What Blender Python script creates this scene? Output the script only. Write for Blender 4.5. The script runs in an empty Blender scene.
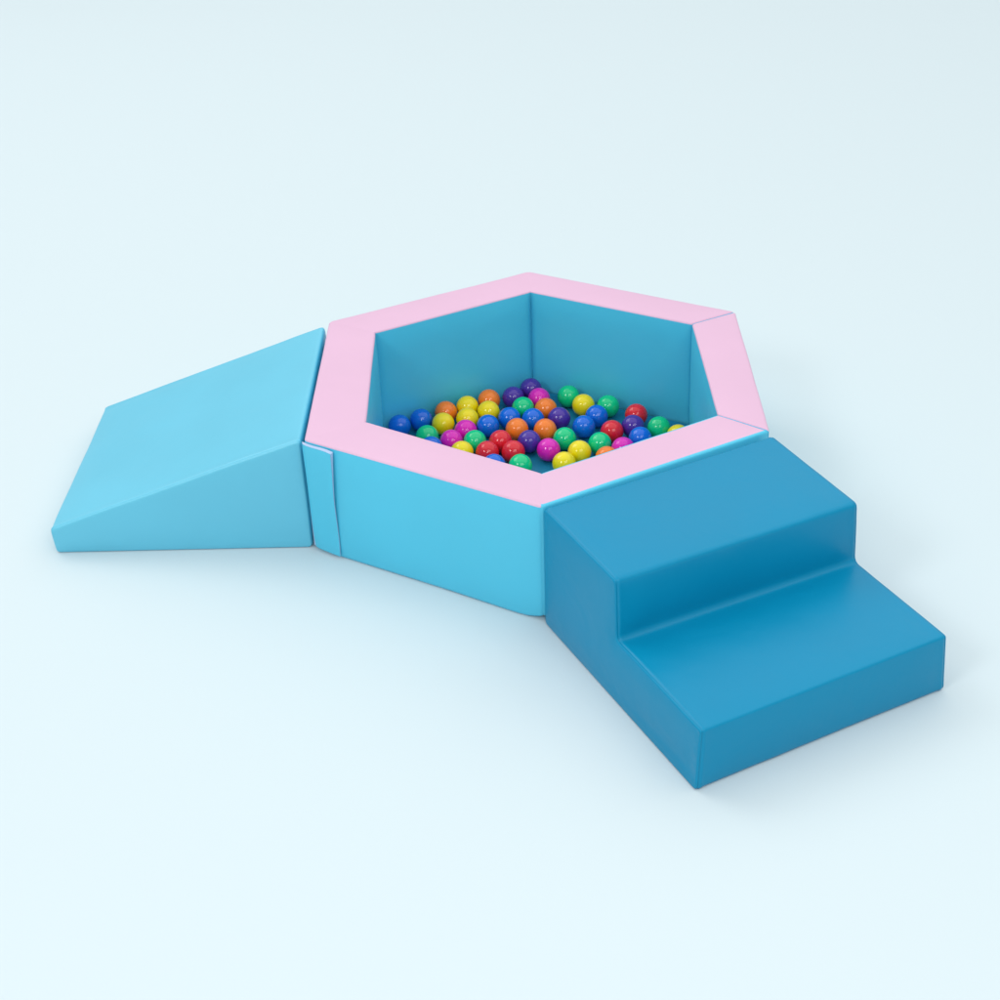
import bpy, bmesh, math, random
from mathutils import Vector, Matrix, noise
from mathutils.geometry import delaunay_2d_cdt

scene = bpy.context.scene
col = scene.collection
random.seed(4)
V = Vector

# ------------------------------------------------------------------ materials
def vinyl(name, rgb, rough=0.40, spec=0.5, grain=0.10, crease=0.10, var=0.05):
    """soft PU leather: faint pebble grain, slow waves, uneven gloss"""
    m = bpy.data.materials.new(name); m.use_nodes = True
    nt = m.node_tree; N = nt.nodes; L = nt.links
    b = N['Principled BSDF']
    b.inputs['Specular IOR Level'].default_value = spec
    tc = N.new('ShaderNodeTexCoord')
    n1 = N.new('ShaderNodeTexNoise'); n1.inputs['Scale'].default_value = 5.0
    n1.inputs['Detail'].default_value = 3.0
    L.new(tc.outputs['Object'], n1.inputs['Vector'])
    ramp = N.new('ShaderNodeMapRange')
    ramp.inputs['From Min'].default_value = 0; ramp.inputs['From Max'].default_value = 1
    ramp.inputs['To Min'].default_value = rough - .10; ramp.inputs['To Max'].default_value = rough + .10
    L.new(n1.outputs['Fac'], ramp.inputs['Value']); L.new(ramp.outputs['Result'], b.inputs['Roughness'])
    mix = N.new('ShaderNodeMix'); mix.data_type = 'RGBA'
    mix.inputs['A'].default_value = (*[c * (1 - var) for c in rgb], 1)
    mix.inputs['B'].default_value = (*[min(1, c * (1 + var)) for c in rgb], 1)
    L.new(n1.outputs['Fac'], mix.inputs['Factor']); L.new(mix.outputs['Result'], b.inputs['Base Color'])
    g = N.new('ShaderNodeTexVoronoi'); g.inputs['Scale'].default_value = 700
    L.new(tc.outputs['Object'], g.inputs['Vector'])
    w = N.new('ShaderNodeTexNoise'); w.inputs['Scale'].default_value = 11; w.inputs['Detail'].default_value = 2.5
    w.inputs['Distortion'].default_value = .6
    L.new(tc.outputs['Object'], w.inputs['Vector'])
    b1 = N.new('ShaderNodeBump'); b1.inputs['Strength'].default_value = grain; b1.inputs['Distance'].default_value = .0006
    b2 = N.new('ShaderNodeBump'); b2.inputs['Strength'].default_value = crease; b2.inputs['Distance'].default_value = .012
    L.new(w.outputs['Fac'], b2.inputs['Height']); L.new(g.outputs['Distance'], b1.inputs['Height'])
    L.new(b2.outputs['Normal'], b1.inputs['Normal']); L.new(b1.outputs['Normal'], b.inputs['Normal'])
    return m

M_SKY = vinyl('sky_blue_vinyl', (.085, .58, .80), rough=.32, spec=.4)
M_RAMP = vinyl('ramp_vinyl', (.130, .55, .735), rough=.34, spec=.5)
M_PINK = vinyl('pink_vinyl', (.73, .470, .635), rough=.5, spec=.35, crease=.06)
M_DEEP = vinyl('deep_blue_vinyl', (.0005, .255, .455), rough=.33, spec=.25, crease=.13)
M_MAT = vinyl('mat_vinyl', (.008, .19, .34), rough=.45, spec=.3)
M_LINING = vinyl('white_lining', (.44, .56, .78), rough=.7, spec=.2)

def plastic(name, rgb):
    m = bpy.data.materials.new(name); m.use_nodes = True
    nt = m.node_tree; N = nt.nodes; L = nt.links
    b = N['Principled BSDF']
    b.inputs['Roughness'].default_value = .10
    b.inputs['Specular IOR Level'].default_value = .5
    b.inputs['Subsurface Weight'].default_value = .12
    b.inputs['Subsurface Radius'].default_value = (.01, .01, .01)
    b.inputs['Subsurface Scale'].default_value = .6
    tc = N.new('ShaderNodeTexCoord')
    n = N.new('ShaderNodeTexNoise'); n.inputs['Scale'].default_value = 45; n.inputs['Detail'].default_value = 3
    L.new(tc.outputs['Object'], n.inputs['Vector'])
    mix = N.new('ShaderNodeMix'); mix.data_type = 'RGBA'
    mix.inputs['A'].default_value = (*[c * .96 for c in rgb], 1)
    mix.inputs['B'].default_value = (*[min(1, c * 1.12) for c in rgb], 1)
    L.new(n.outputs['Fac'], mix.inputs['Factor']); L.new(mix.outputs['Result'], b.inputs['Base Color'])
    bp = N.new('ShaderNodeBump'); bp.inputs['Strength'].default_value = .06; bp.inputs['Distance'].default_value = .002
    L.new(n.outputs['Fac'], bp.inputs['Height']); L.new(bp.outputs['Normal'], b.inputs['Normal'])
    return m

BALL = {'blue': plastic('blue_plastic', (.004, .13, .62)),
        'orange': plastic('orange_plastic', (.85, .20, .02)),
        'yellow': plastic('yellow_plastic', (.82, .66, .005)),
        'green': plastic('green_plastic', (.004, .54, .21)),
        'magenta': plastic('magenta_plastic', (.66, .012, .42)),
        'purple': plastic('purple_plastic', (.065, .025, .30)),
        'red': plastic('red_plastic', (.66, .015, .03))}

# ------------------------------------------------------------------ object helpers
def empty(name, loc, label, cat, group=None):
    o = bpy.data.objects.new(name, None); col.objects.link(o)
    o.location = loc; o.empty_display_size = .05
    o['label'] = label; o['category'] = cat
    if group: o['group'] = group
    return o

def link(name, me, mats, parent=None):
    o = bpy.data.objects.new(name, me); col.objects.link(o)
    for m in mats: me.materials.append(m)
    if parent:
        o.parent = parent
        o.location = -parent.location
    return o

class Soup:
    """vertices + tagged faces, split later into meshes that keep the joined normals"""
    def __init__(s): s.v = []; s.f = []
    def ring(s, pts):
        i = len(s.v); s.v += [p.copy() for p in pts]; return list(range(i, i + len(pts)))
    def bridge(s, r0, r1, tags):
        n = len(r0)
        for k in range(n):
            q = (k + 1) % n
            s.f.append(((r0[k], r0[q], r1[q], r1[k]), tags[k]))
    def fan(s, r, tag, flip=False):
        s.f.append((tuple(reversed(r)) if flip else tuple(r), tag))
    def cap(s, r, ax, puff, seed):
        """fill a planar outline with a fine mesh that bulges softly"""
        P = [s.v[i] for i in r]; c = sum(P, V((0, 0, 0))) / len(P)
        e1 = V((0, 0, 1)).cross(ax).normalized(); e2 = V((0, 0, 1))
        q = [V(((p - c).dot(e1), (p - c).dot(e2))) for p in P]; n = len(q)
        def inside(pt):
            w = False
            for i in range(n):
                a, b = q[i], q[i - 1]
                if (a.y > pt.y) != (b.y > pt.y) and pt.x < (b.x - a.x) * (pt.y - a.y) / (b.y - a.y) + a.x: w = not w
            return w
        def edge(pt):
            m = 9
            for i in range(n):
                a, b = q[i - 1], q[i]; d = b - a; l2 = d.length_squared
                t = 0 if l2 < 1e-12 else max(0, min(1, (pt - a).dot(d) / l2))
                m = min(m, (pt - a - d * t).length)
            return m
        extra = []
        x0, x1 = min(p.x for p in q), max(p.x for p in q); y0, y1 = min(p.y for p in q), max(p.y for p in q)
        g = .016; yy = y0; row = 0
        while yy < y1:
            xx = x0 + (g / 2 if row % 2 else 0)
            while xx < x1:
                pt = V((xx, yy))
                if inside(pt) and edge(pt) > .006: extra.append(pt)
                xx += g
            yy += g * .87; row += 1
        vs, _, fs, ov, _, _ = delaunay_2d_cdt(q + extra, [(i, (i + 1) % n) for i in range(n)], [list(range(n))], 1, 1e-7)
        mp = []
        for k, pt in enumerate(vs):
            src = [o for o in ov[k] if o < n]
            if src: mp.append(r[src[0]]); continue
            p3 = c + e1 * pt.x + e2 * pt.y
            p3 += ax * (puff * sat(edge(pt), .06) + .0010 * wob(p3, seed) * sat(edge(pt), .03))
            s.v.append(p3); mp.append(len(s.v) - 1)
        for f in fs:
            g3 = tuple(dict.fromkeys(mp[i] for i in f))
            if len(g3) > 2: s.f.append((g3, 'cover'))
    def split(s):
        me = bpy.data.meshes.new('joined')
        me.from_pydata([tuple(v) for v in s.v], [], [f for f, t in s.f])
        bm = bmesh.new(); bm.from_mesh(me)
        bmesh.ops.recalc_face_normals(bm, faces=bm.faces)
        bm.normal_update(); bm.verts.ensure_lookup_table(); bm.faces.ensure_lookup_table()
        nor = [v.normal.copy() for v in bm.verts]
        order = [tuple(v.index for v in f.verts) for f in bm.faces]
        tags = [t for f, t in s.f]
        bm.free(); bpy.data.meshes.remove(me)
        out = {}
        for t in dict.fromkeys(tags):
            fs = [order[i] for i in range(len(order)) if tags[i] == t]
            used = sorted({i for f in fs for i in f}); mp = {u: k for k, u in enumerate(used)}
            m2 = bpy.data.meshes.new(str(t))
            m2.from_pydata([tuple(s.v[u]) for u in used], [], [tuple(mp[i] for i in f) for f in fs])
            m2.polygons.foreach_set('use_smooth', [True] * len(m2.polygons))
            m2.normals_split_custom_set_from_vertices([tuple(nor[u]) for u in used])
            out[t] = m2
        return out

def wob(p, seed=0.0):
    return .9 * noise.noise(p * 6 + V((seed, 3.1, 1.7))) + .35 * noise.noise(p * 19 + V((2.2, seed, 5)))

def sat(d, w):
    d = max(0., min(1., d / w)); return d * (2 - d)

# fillet a 3D corner polygon -> points, (edge id or -1 for arc), distance to nearest corner
def filleted(cs, radii, cuts, arc=4):
    n = len(cs); pts = []; eid = []; dist = []
    for i in range(n):
        a, b, c = cs[i - 1], cs[i], cs[(i + 1) % n]
        d0 = (a - b).normalized(); d1 = (c - b).normalized(); r = radii[i]
        for k in range(arc + 1):
            t = k / arc
            p = (b + d0 * r) * (1 - t) ** 2 + b * 2 * t * (1 - t) + (b + d1 * r) * t * t
            pts.append(p); eid.append(i if k == arc else -1); dist.append(0.)
        s = b + d1 * r; e = c - d1 * radii[(i + 1) % n]; L = (e - s).length
        for k in range(1, cuts[i]):
            t = k / cuts[i]; t = t * t * (3 - 2 * t) * .4 + t * .6
            pts.append(s.lerp(e, t)); eid.append(i); dist.append(min(t, 1 - t) * L)
    return pts, eid, dist

SEAM = [(.0048, .0001), (.0030, .0006), (.0014, .0017), (.0006, .0030), (.0018, .0041),
        (.0002, .0056), (-.0010, .0085), (-.0006, .0115), (.0000, .0160)]

def seamed_loft(A, B, radii, cuts, puff=.003, amp=.0012, seed=0., edge_puff=None):
    """fabric wrapped round a profile, with a sewn seam along both end panels"""
    cs0 = A; ax0 = (B[0] - A[0]).normalized(); ar = V((0, 0, 0))
    for a, b in zip(cs0, cs0[1:] + cs0[:1]): ar += (a - cs0[0]).cross(b - cs0[0])
    sgn = 1 if ar.dot(ax0) > 0 else -1
    S = Soup(); axis_len = sum(((b - a).length for a, b in zip(A, B)), 0.) / len(A)
    st = []
    for sh, lat in SEAM: st.append((sh, lat))
    mid = [.03, .05, .08]; k = .12
    while k < axis_len - .10: mid.append(k); k += .035
    mid += [axis_len - .08, axis_len - .05, axis_len - .03]
    st += [(0., m) for m in mid]
    st += [(sh, axis_len - lat) for sh, lat in reversed(SEAM)]
    prev = None; n_tags = None; first = None
    for idx, (sh, lat) in enumerate(st):
        t = lat / axis_len
        cs = [a.lerp(b, t) for a, b in zip(A, B)]
        pts, eid, dist = filleted(cs, radii, cuts)
        ax = sum(((b - a) for a, b in zip(A, B)), V((0, 0, 0))).normalized()
        n = len(pts); out = []
        for i in range(n):
            tan = (pts[(i + 1) % n] - pts[i - 1]).normalized()
            nor = tan.cross(ax).normalized() * sgn
            p = pts[i]
            d_end = min(lat, axis_len - lat)
            pf = puff
            if edge_puff and eid[i] >= 0: pf = edge_puff[eid[i]]
            h = pf * sat(dist[i], .06) * sat(d_end, .06) + amp * wob(p, seed)
            if p.z < .002: h = 0
            q = p + nor * (h - sh)
            
            q.z = max(q.z, .0005)
            out.append(q)
        r = S.ring(out)
        if prev is None: S.cap(r, -ax, .0022, seed)
        else: S.bridge(prev, r, ['cover'] * n)
        prev = r
    S.cap(prev, ax, .0022, seed)
    return S.split()['cover']

# ------------------------------------------------------------------ ground
gm = bpy.data.materials.new('studio_floor'); gm.use_nodes = True
gb = gm.node_tree.nodes['Principled BSDF']
gb.inputs['Roughness'].default_value = .75; gb.inputs['Specular IOR Level'].default_value = .15
gn = gm.node_tree.nodes.new('ShaderNodeTexNoise'); gn.inputs['Scale'].default_value = .35; gn.inputs['Detail'].default_value = 2
gx = gm.node_tree.nodes.new('ShaderNodeMix'); gx.data_type = 'RGBA'
gx.inputs['A'].default_value = (.640, .745, .776, 1); gx.inputs['B'].default_value = (.646, .751, .782, 1)
gm.node_tree.links.new(gn.outputs['Fac'], gx.inputs['Factor'])
gm.node_tree.links.new(gx.outputs['Result'], gb.inputs['Base Color'])
bm = bmesh.new(); bmesh.ops.create_grid(bm, x_segments=8, y_segments=8, size=14)
me = bpy.data.meshes.new('ground'); bm.to_mesh(me); bm.free()
g = link('ground', me, [gm]); g['kind'] = 'structure'
g['label'] = 'pale icy blue studio floor under the play set'

# ------------------------------------------------------------------ the ball pit walls
H = .2535
OUT = [V((-.0088, .4993, 0)), V((.4394, .2583, 0)), V((.4409, -.2636, 0)), V((.0038, -.5120, 0)), V((-.4442, -.2533, 0)), V((-.4460, .2617, 0))]
INN = [V((-.0044, .3886, 0)), V((.3396, .2027, 0)), V((.3496, -.1958, 0)), V((.0064, -.3958, 0)), V((-.3298, -.1882, 0)), V((-.3401, .2018, 0))]
A_, B_, C_, D_, E_, F_ = range(6)

pit = empty('ball_pit', (0, 0, 0), 'hexagonal foam ball pit with sky blue walls and a pink padded rim', 'ball pit')

def wall_ring(o, i, d, joint, narrow, lip):
    """cross-section between inner point i and outer point o; d = distance to the nearest panel end"""
    o = o.copy(); i = i.copy(); a = (o - i).normalized(); W = (o - i).length
    up = V((0, 0, 1))
    sh = 0.
    if joint: sh = .0055 if d < .0010 else (.0022 if d < .003 else (.0005 if d < .006 else 0.))
    cs = [i, o, o + up * H, i + up * H]
    pts, eid, dist = filleted(cs, [.009, .009, .0065, .006], [6, 12, 10, 12])
    out = []; tags = []
    n = len(pts)
    for k, p in enumerate(pts):
        tan = (pts[(k + 1) % n] - pts[k - 1]).normalized()
        nor = V((0, 0, 0)) + a * tan.z - up * tan.dot(a)
        h = 0.
        e = eid[k]; f = sat(dist[k], .05) * sat(d, .07)
        if e == 1: h = .0035 * f
        if e == 3: h = .0045 * f
        if e == 2: h = .0018 * f
        if e != 0: h += .0011 * wob(p, 1.3) * (1 if e != 2 else .5)
        q = p + nor * (h - sh)
        af = (p - i).dot(a) / W                      # 0 inner .. 1 outer
        if not joint:
            if af < .16: q += a * (.010 * max(0, 1 - d / .012) ** 1.6) * (1 - af / .16) * min(1, max(.08, (H - p.z) / .03))
            if af > .9: q -= a * (.0028 * max(0, 1 - d / .006) ** 1.5)
        if af > .8:                                 # soft lower corner of the cover
            w = max(0, 1 - p.z / .035) * max(0, 1 - d / .045)
            q += (up * (.010 * w * w) - a * (.004 * w)) * (1.0 if o.x > -.25 else .25)
        q.z = max(q.z, .001)
        out.append(q)
    for k in range(n):                               # face between k and k+1
        top = eid[k] == 2 and pts[k].z > H - .001
        if narrow and not top and pts[k].z > H - .004 and pts[(k + 1) % n].z > H - .004: top = True
        tags.append('top' if top and not lip else 'wall')
    return out, tags

D_FOLD = [0, .002, .005, .011, .020, .035, .055]
D_JOIN = [.0008, .0020, .0045, .0075, .012, .020, .035, .055]
def build_run(idx):
    """panels along OUT[idx[0]]..OUT[idx[-1]]; the two free ends are capped joints, the rest are folds"""
    S = Soup(); prev = None; np_ = len(idx) - 1
    for j in range(np_):
        a, b = idx[j], idx[j + 1]
        L = (OUT[b] - OUT[a]).length
        j0, j1 = j == 0, j == np_ - 1
        ds = list(D_JOIN if j0 else D_FOLD)
        k = .08
        while k < L - .07: ds.append(k); k += .03
        ds += [L - x for x in reversed(D_JOIN if j1 else D_FOLD)]
        if not j0: ds = ds[1:]                       # the fold ring belongs to the panel before
        for d in ds:
            t = d / L; near0 = d < L / 2
            joint = (j0 and near0) or (j1 and not near0)
            pts, tags = wall_ring(OUT[a].lerp(OUT[b], t), INN[a].lerp(INN[b], t), min(d, L - d), joint, a != C_, joint and (d < .0025 or L - d < .0010))
            r = S.ring(pts)
            if prev is None: S.fan(r, (a, 'wall'), True)
            else: S.bridge(prev, r, [(a, tg) for tg in tags])
            prev = r
    S.fan(prev, (idx[-2], 'wall'))
    return S.split()

walls = {}
for run in ([C_, D_, E_, F_, A_, B_], [B_, C_]):
    for (p, t), me in build_run(run).items(): walls[(p, t)] = me
for p in (B_, C_, D_, E_, F_, A_):
    w = link('wall_panel', walls[(p, 'wall')], [M_SKY], pit)
    t = link('top_cover', walls[(p, 'top')], [M_PINK]); t.parent = w

# fastening flap wrapped round the front left corner
E, D = OUT[E_], OUT[D_]
u = (D - E).normalized(); nrm = V((u.y, -u.x, 0)).normalized()
def flap_pt(s, z, off): return E + u * s + nrm * off + V((0, 0, z))
def flap_meshes():
    cols = 12; rows = 16
    front = []; back = []
    for r in range(rows + 1):
        v = r / rows
        for c in range(cols + 1):
            q = c / cols
            right = .0690 - .0055 * (1 - v) + .0008 * math.sin(v * 9)
            left = -.004 + .002 * (1 - v)
            s = left + (right - left) * q
            zb = .009 - .002 * q + .003 * (1 - q) ** 3
            zt = .2485 - .0030 * q - .001 * math.sin(q * 6)
            z = zb + (zt - zb) * v
            lift = .0095 + .0040 * q * q * (.5 + .5 * v) - .0045 * (1 - v) ** 2 + .0006 * math.sin(v * 7 + q * 3)
            if q < .12: lift -= .007 * (1 - q / .12) ** 2
            edge = min(v, 1 - v) * .24; e2 = (1 - q) * .07
            lift -= .0012 * max(0, 1 - min(edge, e2) / .004)
            front.append(flap_pt(s, z, lift)); back.append(flap_pt(s, z, max(.0012, lift - .0018 - .0070 * v ** 5)))
    W = cols + 1
    def idx(r, c): return r * W + c
    fr = [(idx(r, c), idx(r, c + 1), idx(r + 1, c + 1), idx(r + 1, c)) for r in range(rows) for c in range(cols)]
    mf = bpy.data.meshes.new('flap'); mf.from_pydata([tuple(p) for p in front], [], fr)
    mf.polygons.foreach_set('use_smooth', [True] * len(fr))
    # the pale lining: back sheet + edges
    rim = [idx(0, c) for c in range(W)] + [idx(r, cols) for r in range(1, rows + 1)] + [idx(rows, c) for c in range(cols - 1, -1, -1)] + [idx(r, 0) for r in range(rows - 1, 0, -1)]
    vs = [tuple(p) for p in back] + [tuple(front[i] - nrm * .0002) for i in rim]
    fb = [(idx(r + 1, c), idx(r + 1, c + 1), idx(r, c + 1), idx(r, c)) for r in range(rows) for c in range(cols)]
    nb = len(back); n = len(rim)
    for k in range(n):
        q = (k + 1) % n
        fb.append((rim[k], rim[q], nb + q, nb + k))
    ml = bpy.data.meshes.new('flap_lining'); ml.from_pydata(vs, [], fb)
    bm = bmesh.new(); bm.from_mesh(ml); bmesh.ops.recalc_face_normals(bm, faces=bm.faces); bm.to_mesh(ml); bm.free()
    return mf, ml
mf, ml = flap_meshes()
flap = link('fastening_flap', mf, [M_SKY], pit)
lin = link('flap_lining', ml, [M_LINING]); lin.parent = flap
# ------------------------------------------------------------------ floor mat
cen = sum(INN, V((0, 0, 0))) / 6
bm = bmesh.new()
vs = [bm.verts.new(cen + (p - cen) * .990 + V((0, 0, .0012))) for p in INN]
f = bm.faces.new(vs); ex = bmesh.ops.extrude_face_region(bm, geom=[f])
for v in [x for x in ex['geom'] if isinstance(x, bmesh.types.BMVert)]: v.co.z = .008
bmesh.ops.recalc_face_normals(bm, faces=bm.faces)
bmesh.ops.bevel(bm, geom=bm.edges[:], offset=.0012, segments=2, profile=.5, affect='EDGES')
me = bpy.data.meshes.new('floor_mat'); bm.to_mesh(me); bm.free()
mat = link('floor_mat', me, [M_MAT])
mat['label'] = 'thin dark blue hexagonal floor mat under the coloured balls'; mat['category'] = 'mat'

# ------------------------------------------------------------------ ramp
r0, r1 = V((-.4563, .2590, .2452)), V((-.4525, -.2443, .2463))
r2, r3 = V((-.9701, -.2459, .0562)), V((-.9686, .2599, .0575))
r2b, r1b = V((-.9655, -.2435, 0)), V((-.4516, -.2462, 0))
r3b, r0b = V((-.9640, .2575, 0)), V((-.4554, .2610, 0))
ramp = seamed_loft([r1b, r1, r2, r2b], [r0b, r0, r3, r3b], [.010, .012, .0075, .008], [10, 20, 6, 20], puff=.003, amp=.0015, seed=4.)
o = link('wedge_ramp', ramp, [M_RAMP])
o['label'] = 'light blue foam wedge ramp sloping away from the pit'; o['category'] = 'foam ramp'

# ------------------------------------------------------------------ steps
L0 = [V((.0052, -.5147, 0)), V((.0070, -.5140, .2515)), V((.1207, -.7387, .2506)), V((.1236, -.7380, .1257)), V((.2427, -.9687, .1223)), V((.2374, -.9719, 0))]
s9 = V((.4436, -.2815, .2525))
R0 = [V((.4430, -.2830, 0)), s9, V((.5617, -.5121, .2446)), V((.5689, -.5122, .1214)), V((.6790, -.7377, .1215)), V((.6901, -.7316, 0))]
steps = seamed_loft(L0, R0, [.012, .0075, .010, .012, .0058, .010], [14, 12, 8, 12, 8, 24], puff=.003, amp=.0016, seed=9.)
o = link('foam_steps', steps, [M_DEEP])
o['label'] = 'deep blue two-step foam stair block against the pit wall'; o['category'] = 'foam steps'

# ------------------------------------------------------------------ balls
R = .0252; ZC = .0082 + R
def ball_mesh():
    bm = bmesh.new(); bmesh.ops.create_uvsphere(bm, u_segments=48, v_segments=32, radius=R)
    for v in bm.verts:                              # faint moulding seam round the middle
        a = abs(v.co.z) / R
        if a < .03: v.co *= 1.004
    me = bpy.data.meshes.new('ball'); bm.to_mesh(me); bm.free()
    me.polygons.foreach_set('use_smooth', [True] * len(me.polygons)); return me
base = ball_mesh(); meshes = {}
BALLS = [
 ('blue', -.3011, .1792, 'blue ball in the far left corner of the pit'),
 ('blue', -.2547, .2038, 'blue ball between the corner blue ball and an orange ball by the left wall'),
 ('orange', -.2008, .2362, 'orange ball near the back left wall, leftmost of the orange balls'),
 ('yellow', -.2050, .1837, 'yellow ball in front of the leftmost orange ball'),
 ('green', -.2380, .1296, 'green ball near the left rim, leftmost of the green balls'),
 ('blue', -.2270, .0798, 'blue ball almost hidden by the front rim below the leftmost green ball'),
 ('magenta', -.1842, .1069, 'magenta ball beside the leftmost green ball'),
 ('yellow', -.1603, .0570, 'yellow ball half cut by the front left rim, beside a row of red balls'),
 ('yellow', -.1531, .2587, 'yellow ball between the two orange balls along the back left wall'),
 ('yellow', -.1518, .2030, 'yellow ball touching a yellow ball behind it and a magenta ball in front'),
 ('magenta', -.1543, .1495, 'magenta ball directly in front of a yellow ball, left of a blue ball'),
 ('green', -.1331, .1026, 'green ball between a magenta ball and two red balls'),
 ('orange', -.1047, .2870, 'orange ball against the back left wall beside the purple balls'),
 ('yellow', -.1052, .2335, 'yellow ball in front of the orange ball by the back left wall'),
 ('purple', -.0498, .2973, 'purple ball left of the purple ball in the back corner'),
 ('purple', -.0092, .3358, 'purple ball deepest in the back corner, farthest of all the balls'),
 ('magenta', .0087, .2876, 'magenta ball in front of the back corner purple ball, farthest magenta one'),
 ('green', -.0277, .2469, 'green ball in front of the purple pair at the back corner'),
 ('blue', -.1056, .1692, 'blue ball in front of a yellow ball, left of another blue ball'),
 ('blue', -.0584, .2009, 'blue ball between a yellow ball and an orange ball, behind the orange'),
 ('blue', -.0061, .1932, 'blue ball in the pit centre between four orange, green and purple balls'),
 ('orange', -.0418, .1508, 'orange ball behind a red ball and left of a purple ball'),
 ('red', -.0775, .0998, 'red ball farthest back of the three clustered red balls'),
 ('purple', -.0156, .0967, 'purple ball right of the three clustered red balls'),
 ('red', -.1056, .0543, 'red ball at the left of the three clustered red balls, by the rim'),
 ('red', -.0501, .0537, 'red ball at the right of the three clustered red balls, behind a green ball'),
 ('blue', -.0910, -.0012, 'blue ball nearly hidden by the rim below the clustered red balls'),
 ('green', -.0352, -.0039, 'green ball half hidden by the rim near the front corner, nearest green one'),
 ('orange', .0231, .2391, 'orange ball in front of the farthest magenta ball'),
 ('orange', .0200, .1450, 'orange ball behind the nearest magenta ball in the pit centre'),
 ('magenta', .0254, .0592, 'magenta ball nearest the front corner, beside a bare patch of mat'),
 ('green', .0757, .2958, 'green ball against the back right wall behind a yellow ball'),
 ('yellow', .1078, .2527, 'yellow ball near the back right wall between two green balls'),
 ('green', .1628, .2447, 'green ball against the back right wall behind the blue pair'),
 ('purple', .0519, .1952, 'purple ball right of two orange balls, left of the blue pair'),
 ('blue', .1350, .2008, 'blue ball at the back of the touching blue pair on the right'),
 ('blue', .1051, .1552, 'blue ball at the front of the touching blue pair on the right'),
 ('red', .2229, .2016, 'red ball near the back right wall, farthest right red one'),
 ('purple', .2122, .1520, 'purple ball in front of the farthest right red ball'),
 ('red', .1653, .1306, 'red ball by itself between the blue pair and the right-hand purple ball'),
 ('green', .0614, .1045, 'green ball behind the yellow pair and right of an orange ball'),
 ('blue', .2245, .0988, 'blue ball at the right rim, in front of a purple ball'),
 ('green', .1365, .0796, 'green ball right of the yellow pair, in front of the lone red ball'),
 ('yellow', .0913, .0467, 'yellow ball at the back of the touching yellow pair near the front corner'),
 ('yellow', .0571, .0006, 'yellow ball nearest the front corner, cut off by the rim'),
 ('magenta', .1847, .0560, 'magenta ball half hidden by the right rim beside a blue ball'),
 ('orange', .1485, .0189, 'orange ball almost hidden by the right rim'),
 ('green', .2683, .1420, 'green ball near the right corner, farthest right of the green balls'),
 ('yellow', .3068, .1042, 'yellow ball peeking over the rim at the far right corner'),
]
for c, x, y, lab in BALLS:
    if c not in meshes:
        meshes[c] = base.copy(); meshes[c].materials.append(BALL[c])
    o = bpy.data.objects.new('play_ball', meshes[c]); col.objects.link(o)
    o.location = (x, y, ZC)
    o.rotation_euler = (random.uniform(0, 6.3), random.uniform(0, 6.3), random.uniform(0, 6.3))
    o['label'] = lab; o['category'] = 'ball'; o['group'] = 'coloured plastic balls in the pit'

# ------------------------------------------------------------------ studio light
world = bpy.data.worlds.new('World'); scene.world = world; world.use_nodes = True
bg = world.node_tree.nodes['Background']
bg.inputs['Color'].default_value = (.95, .98, 1.0, 1); bg.inputs['Strength'].default_value = .48

def area(name, loc, target, sx, sy, power, color=(1, 1, 1)):
    l = bpy.data.lights.new(name, 'AREA'); l.shape = 'RECTANGLE'; l.size = sx; l.size_y = sy
    l.energy = power; l.color = color
    o = bpy.data.objects.new(name, l); col.objects.link(o); o.location = loc
    o.rotation_euler = (V(target) - V(loc)).to_track_quat('-Z', 'Y').to_euler()
    return o
area('overhead_softbox', (2.6, 5.8, 7.2), (2.6, 5.8, 0), 17, 17, 700)
area('side_softbox', (-4.9, 2.83, 5.66), (0, 0, .1), 4, 4, 120)
area('front_softbox', (2.0, -5.3, 5.4), (0, 0, .1), 4, 3, 112)
area('key_softbox', (-3.6, -4.4, 4.6), (0, 0, .1), 1.6, 1.6, 88)
area('camera_lamp', (.15, -3.3, 2.25), (0, 0, .1), .11, .11, 7)
area('right_lamp', (1.5, -1.6, 2.2), (0, 0, .1), .09, .09, 1.5)

# ------------------------------------------------------------------ camera
cam = bpy.data.cameras.new('camera'); co = bpy.data.objects.new('camera', cam); col.objects.link(co)
Rm = ((.9995391770, .0019410763, -.0302929998), (-.0247740220, -.5245075439, -.8510452892), (-.0175408509, .8514035874, -.5242177505))
m = Matrix(((Rm[0][0], -Rm[1][0], -Rm[2][0], -.008253856), (Rm[0][1], -Rm[1][1], -Rm[2][1], -2.8662314698),
            (Rm[0][2], -Rm[1][2], -Rm[2][2], 1.7552233479), (0, 0, 0, 1)))
co.matrix_world = m
cam.sensor_width = 36; cam.lens = 1583.294 * 36 / 1000
cam.shift_x = -.00582; cam.shift_y = -.01765
cam.clip_start = .05; cam.clip_end = 100
scene.camera = co
scene.view_settings.view_transform = 'Standard'; scene.view_settings.look = 'None'
scene.view_settings.exposure = 0; scene.view_settings.gamma = 1
scene.view_settings.use_curve_mapping = False
